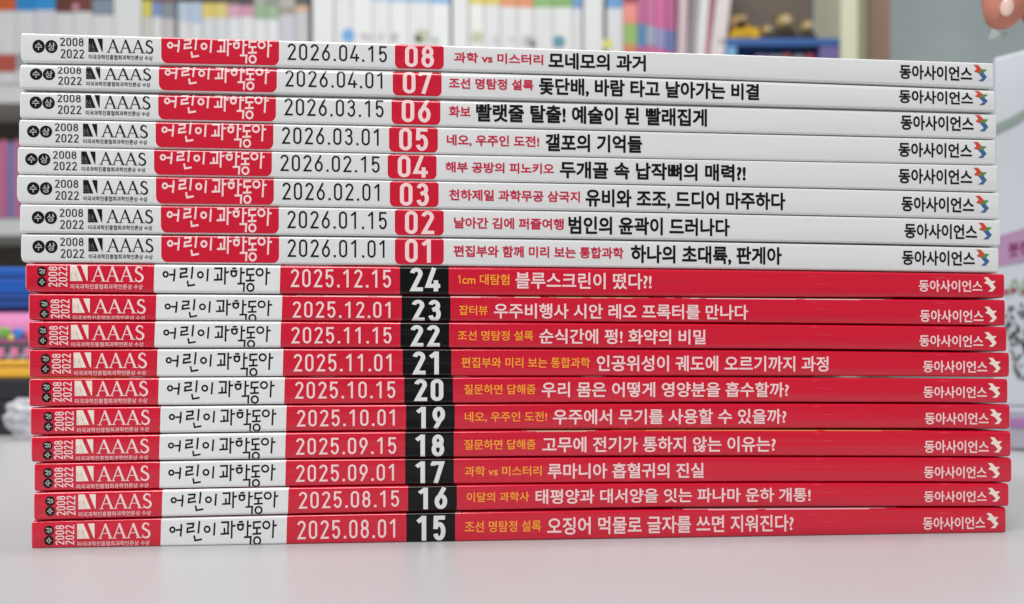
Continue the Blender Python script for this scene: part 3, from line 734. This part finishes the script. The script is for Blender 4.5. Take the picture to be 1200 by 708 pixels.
def pouch(r, hw, H):
    b = box_bm(-hw, hw, 0, .055, 0, H, min(H*.42, .011), 5)
    bm_obj("body", b, mat("pink_cloth", (222, 138, 186), .7, .3, var=.06, vscale=(30, 30, 30), bump=(60, 60, 60), bstr=.3), r, True)
    for k, (x, z, rr, c) in enumerate([(6, 390, 7, (112, 170, 70)), (22, 391, 7, (70, 120, 200)), (-10, 389, 7, (226, 196, 70)), (36, 392, 6, (230, 90, 120)), (14, 396, 4, (226, 200, 90))]):
        bb = bmesh.new(); bmesh.ops.create_uvsphere(bb, u_segments=14, v_segments=8, radius=1)
        for v in bb.verts: v.co = Vector((bx(x, DS)-r.location.x+v.co.x*rr*DS/F, -.0003+v.co.y*.0016, bz(z, DS)-r.location.z+v.co.z*rr*DS/F))
        bm_obj("button", bb, mat("dot_%d" % k, c, .4), r, True)
    bm_obj("hem", box_bm(-hw*.98, hw*.98, -.0006, .05, H*.02, H*.17, .0005), mat("dark_pink_hem", (150, 84, 120), .7), r)
pile("pouch", 361.4, 404, -80, 112, None, "pink pouch with coloured round buttons under the blue boxes", "pouch", extra=pouch)
def pastel(r, hw, H):
    bm_obj("base", box_bm(-hw, hw, 0, .05, 0, H*.5, .001), mat("teal_card", (120, 168, 160), .5), r)
    bm_obj("lid", box_bm(-hw-.001, hw+.001, -.001, .051, H*.52, H, .001), mat("dark_teal_card", (66, 84, 88), .5), r)
    for x in (-2, 14, 30): bm_obj("label_patch", box_bm(bx(x, DS)-r.location.x, bx(x+9, DS)-r.location.x, -.0022, 0.001, H*.12, H*.8, .0004), mat("patch_pink", (214, 120, 160), .5), r)
pile("box", 404.4, 421, -80, 106, None, "thin teal box with pink patches under the pink pouch", "box", extra=pastel)
pile("box", 421.4, 443, -86, 114, mat("yellow_orange_card", (236, 178, 54), .5), "yellow orange box near the foot of the pile", "box")
pile("box", 443.4, ztab, -88, 116, mat("black_plastic", (36, 38, 42), .4), "black box at the bottom of the pile on the table", "box")
# crumpled clear plastic bag in front of the black box
b = bmesh.new(); bmesh.ops.create_icosphere(b, subdivisions=5, radius=1)
rr = random.Random(5); dirs = [(Vector((rr.gauss(0, 1), rr.gauss(0, 1), rr.gauss(0, 1))).normalized(), rr.uniform(.75, 1.05)) for _ in range(70)]
for v in b.verts:
    n = v.co.normalized(); k = min(c/max(.05, n.dot(d)) if n.dot(d) > .05 else 9 for d, c in dirs); k = min(k, 1.15)
    q = 1+.10*math.sin(9*n.x+4*n.z)*math.sin(11*n.z-5*n.x+3*n.y); v.co = Vector((n.x*k*q*.027, n.y*k*q*.014, max(-.0145, n.z*k*q*.020)))
zmin = min(v.co.z for v in b.verts)
for v in b.verts: v.co.z -= zmin
pb = bm_obj("plastic_bag", b, mat("clear_film", (224, 222, 230), .15, .8, alpha=.55, bump=(160, 160, 160), bstr=1.0))
DPB = .525; pb.location = (bx(46, DPB), DPB, 0)
tag(pb, "crumpled clear plastic bag on the table in front of the black box", "plastic bag")

# ------------------------------------------------------------------ notice stand to the right
DN = .475; A = math.radians(-46)
ns = empty("notice_stand", (bx(1172, DN), DN, 0), A, "pale blue printed notice board standing at the right edge", "notice stand")
PALE = mat("pale_blue_print", (214, 220, 228), .35, var=.04, vscale=(14, 14, 14)); zN = lambda y: bz(y, DN)
def nb(name, pts, m, th=.0004, y=-.0003):
    b = bmesh.new(); f = b.faces.new([b.verts.new((x, y, z)) for x, z in pts])
    r = bmesh.ops.extrude_face_region(b, geom=[f]); bmesh.ops.translate(b, verts=[v for v in r["geom"] if isinstance(v, bmesh.types.BMVert)], vec=(0, -th, 0))
    return bm_obj(name, b, m, ns)
W_ = .19
bm = box_bm(0, W_, 0, .004, .020, zN(62), .0)
bm_obj("board", box_bm(-.004, W_, 0, .004, .0262, zN(66), .0015), PALE, ns)
def k2(px): # photo column -> distance along the board, at its own depth
    k = (px-600)/F; c, s = math.cos(A), math.sin(A); x0, y0 = ns.location.x, ns.location.y
    return (k*y0-x0)/(c-k*s)
def zz(px, y): return HC+(HZ-y)*(ns.location.y+k2(px)*math.sin(A))/F
def pp(l): return [(k2(a), zz(a, b)) for a, b in l]
nb("pink_banner", pp([(1168, 278), (1215, 263), (1260, 250), (1260, 296), (1215, 304), (1168, 312)]), mat("mauve_print", (188, 150, 186), .4))
nb("sage_stripe", pp([(1166, 147), (1185, 138), (1230, 112), (1230, 121), (1187, 148), (1166, 158)]), mat("sage_print", (150, 168, 160), .4))
tx = font_mesh("붓캔", .02); vs = []
for x, y in tx[0]:
    q = 1182+x*26; vs.append((k2(q), -.0012, zz(q, 302-y*17-x*4)))
mesh_obj("banner_lettering", vs, tx[1], mat("purple_ink", (160, 60, 116), .4), ns)
o = ([], [], [])
stroke(o, [(k2(a), zz(a, b)) for a, b in [(1182, 345)]+[(1183+13*i/12, 345-17*math.sin(math.pi*i/12)) for i in range(1, 12)]+[(1197+16*i/12, 343-20*math.sin(math.pi*i/12)) for i in range(13)]], .0013)
mesh_obj("green_scroll", [(x, -.0008, z) for x, z in o[0]], o[1], mat("leaf_green_ink", (150, 184, 150), .4), ns)
for a in (1176, 1196, 1216): nb("magenta_dash", pp([(a, 340), (a+15, 337), (a+15, 342.5), (a, 346)]), mat("magenta_ink", (166, 56, 104), .4))
vs = []; fs = []; rr = random.Random(11)
for i in range(150):
    a = rr.random()*1.0; x = 1178+46*a; y = 352+92*rr.random()
    if y > 372+66*min(1, a*3.2)+10 or (y > 420 and x < 1186): continue
    r0 = rr.uniform(1.6, 3.6); bb = len(vs); n = 6; z_ = -.0008-.00002*(i % 7)
    for k in range(n):
        an = 2*math.pi*k/n+rr.random()*.6; q = r0*rr.uniform(.6, 1.2); vs.append((k2(x+q*.8*math.cos(an)), z_, zz(x, y+q*math.sin(an))))
    fs.append(tuple(range(bb, bb+n)))
mesh_obj("ink_sketch", vs, fs, mat("charcoal_ink", (70, 76, 78), .5), ns)
bm_obj("base", box_bm(-.002, W_+.01, -.022, .03, 0.0005, .026, .002), mat("lilac_grey_base", (176, 172, 186), .35), ns)
bm_obj("base_mark", box_bm(.010, .030, -.0228, -.0215, .014, .020, .0004), mat("violet_print", (170, 120, 180), .4), ns)

# ------------------------------------------------------------------ hand at the upper right
def skin_mesh(name, chains, m, parent, sub=2, flat=None):
    me = bpy.data.meshes.new(name); vs = []; es = []; rad = []
    for ch, link in chains:
        b = len(vs)
        for p, r in ch: vs.append(p); rad.append(r)
        es += [(b+i, b+i+1) for i in range(len(ch)-1)]
        if link is not None: es.append((link, b))
    me.from_pydata(vs, es, []); o = bpy.data.objects.new(name, me); COL.objects.link(o)
    md = o.modifiers.new("s", 'SKIN'); md.use_smooth_shade = True
    for k, v in enumerate(me.skin_vertices[0].data):
        v.radius = rad[k] if isinstance(rad[k], tuple) else (rad[k], rad[k]); v.use_root = k == 0
    s = o.modifiers.new("d", 'SUBSURF'); s.levels = sub; s.render_levels = sub
    dg = bpy.context.evaluated_depsgraph_get(); nm = bpy.data.meshes.new_from_object(o.evaluated_get(dg))
    nm.name = name; nm.materials.clear(); nm.materials.append(m); bpy.data.objects.remove(o)
    nm.polygons.foreach_set("use_smooth", [True]*len(nm.polygons))
    r = bpy.data.objects.new(name, nm); COL.objects.link(r); r.parent = parent
    return r
DH = .30
hx, hz = bx(1176, DH), bz(55, DH)
SK = mat("skin", (214, 138, 118), .5, .4, var=.1, vscale=(70, 70, 70), sub=.15)
pr = empty("person", (hx, DH, hz), 0, "hand of a person with fingertips pointing down at the upper right", "person")
r = .0094
palm = [((.022, .012, .155), (.020, .014)), ((.022, .012, .125), (.024, .014)), ((.020, .010, .095), (.034, .013)), ((.020, .010, .075), (.036, .011))]
idx_f = [((.0, .007, .062), r*1.1), ((.0, .0, .040), r*1.0), ((.0, -.001, .022), r*.95), ((.0, .0, .006), r*.78)]
mid_f = [((.017, .010, .064), r*1.1), ((.019, .006, .040), r*1.02), ((.019, .004, .020), r*.95), ((.019, .004, .010), r*.75)]
rng_f = [((.034, .012, .064), r*1.05), ((.037, .009, .042), r*.95), ((.038, .006, .024), r*.9), ((.038, .006, .013), r*.72)]
lit_f = [((.049, .014, .066), r*.9), ((.053, .012, .048), r*.82), ((.054, .010, .034), r*.78), ((.054, .010, .024), r*.62)]
thm = [((.0, .014, .098), r*1.2), ((-.008, .024, .078), r*1.05), ((-.011, .030, .058), r*.85), ((-.011, .032, .044), r*.65)]
body = skin_mesh("hand", [(palm, None), (idx_f, 3), (mid_f, 3), (rng_f, 3), (lit_f, 3), (thm, 2)], SK, pr)
NAIL = mat("fingernail", (230, 196, 184), .2, .6)
for (x, y, z) in ((.0, .0, .013), (.019, .004, .0165), (.038, .006, .019)):
    b = bmesh.new(); bmesh.ops.create_uvsphere(b, u_segments=14, v_segments=10, radius=1)
    for v in b.verts: v.co = Vector((v.co.x*.0025, -.0076+v.co.y*.0008+(v.co.x**2)*.0008, v.co.z*.0040))
    bmesh.ops.rotate(b, verts=b.verts, cent=(0, 0, 0), matrix=Matrix.Rotation(math.radians(-24), 3, 'Z'))
    bmesh.ops.translate(b, verts=b.verts, vec=(x, y, z))
    bm_obj("fingernail", b, NAIL, pr, True)
bm_obj("sleeve", (lambda b: b)(box_bm(-.012, .056, -.012, .036, .15, .26, .014, 4)), mat("dark_olive_cloth", (70, 70, 60), .8, var=.1), pr, True)
ps = mesh_obj("paper_scrap", [(0, 0, 0), (.006, .001, -.001), (.0075, 0, .003), (.001, 0, .0045), (0, .0004, 0), (.006, .0014, -.001), (.0075, .0004, .003), (.001, .0004, .0045)],
              [(0, 1, 2, 3), (7, 6, 5, 4), (0, 4, 5, 1), (1, 5, 6, 2), (2, 6, 7, 3), (3, 7, 4, 0)], mat("pale_scrap", (172, 184, 178), .5))
ps.location = (hx-.007, DH-.002, hz+.002); tag(ps, "small pale paper scrap held at the fingertip", "paper scrap")

# ------------------------------------------------------------------ the stack of magazines
for i, rec in enumerate(WHITE_ISSUES): magazine(i, rec, True)
for i, rec in enumerate(RED_ISSUES): magazine(i+8, rec, False)
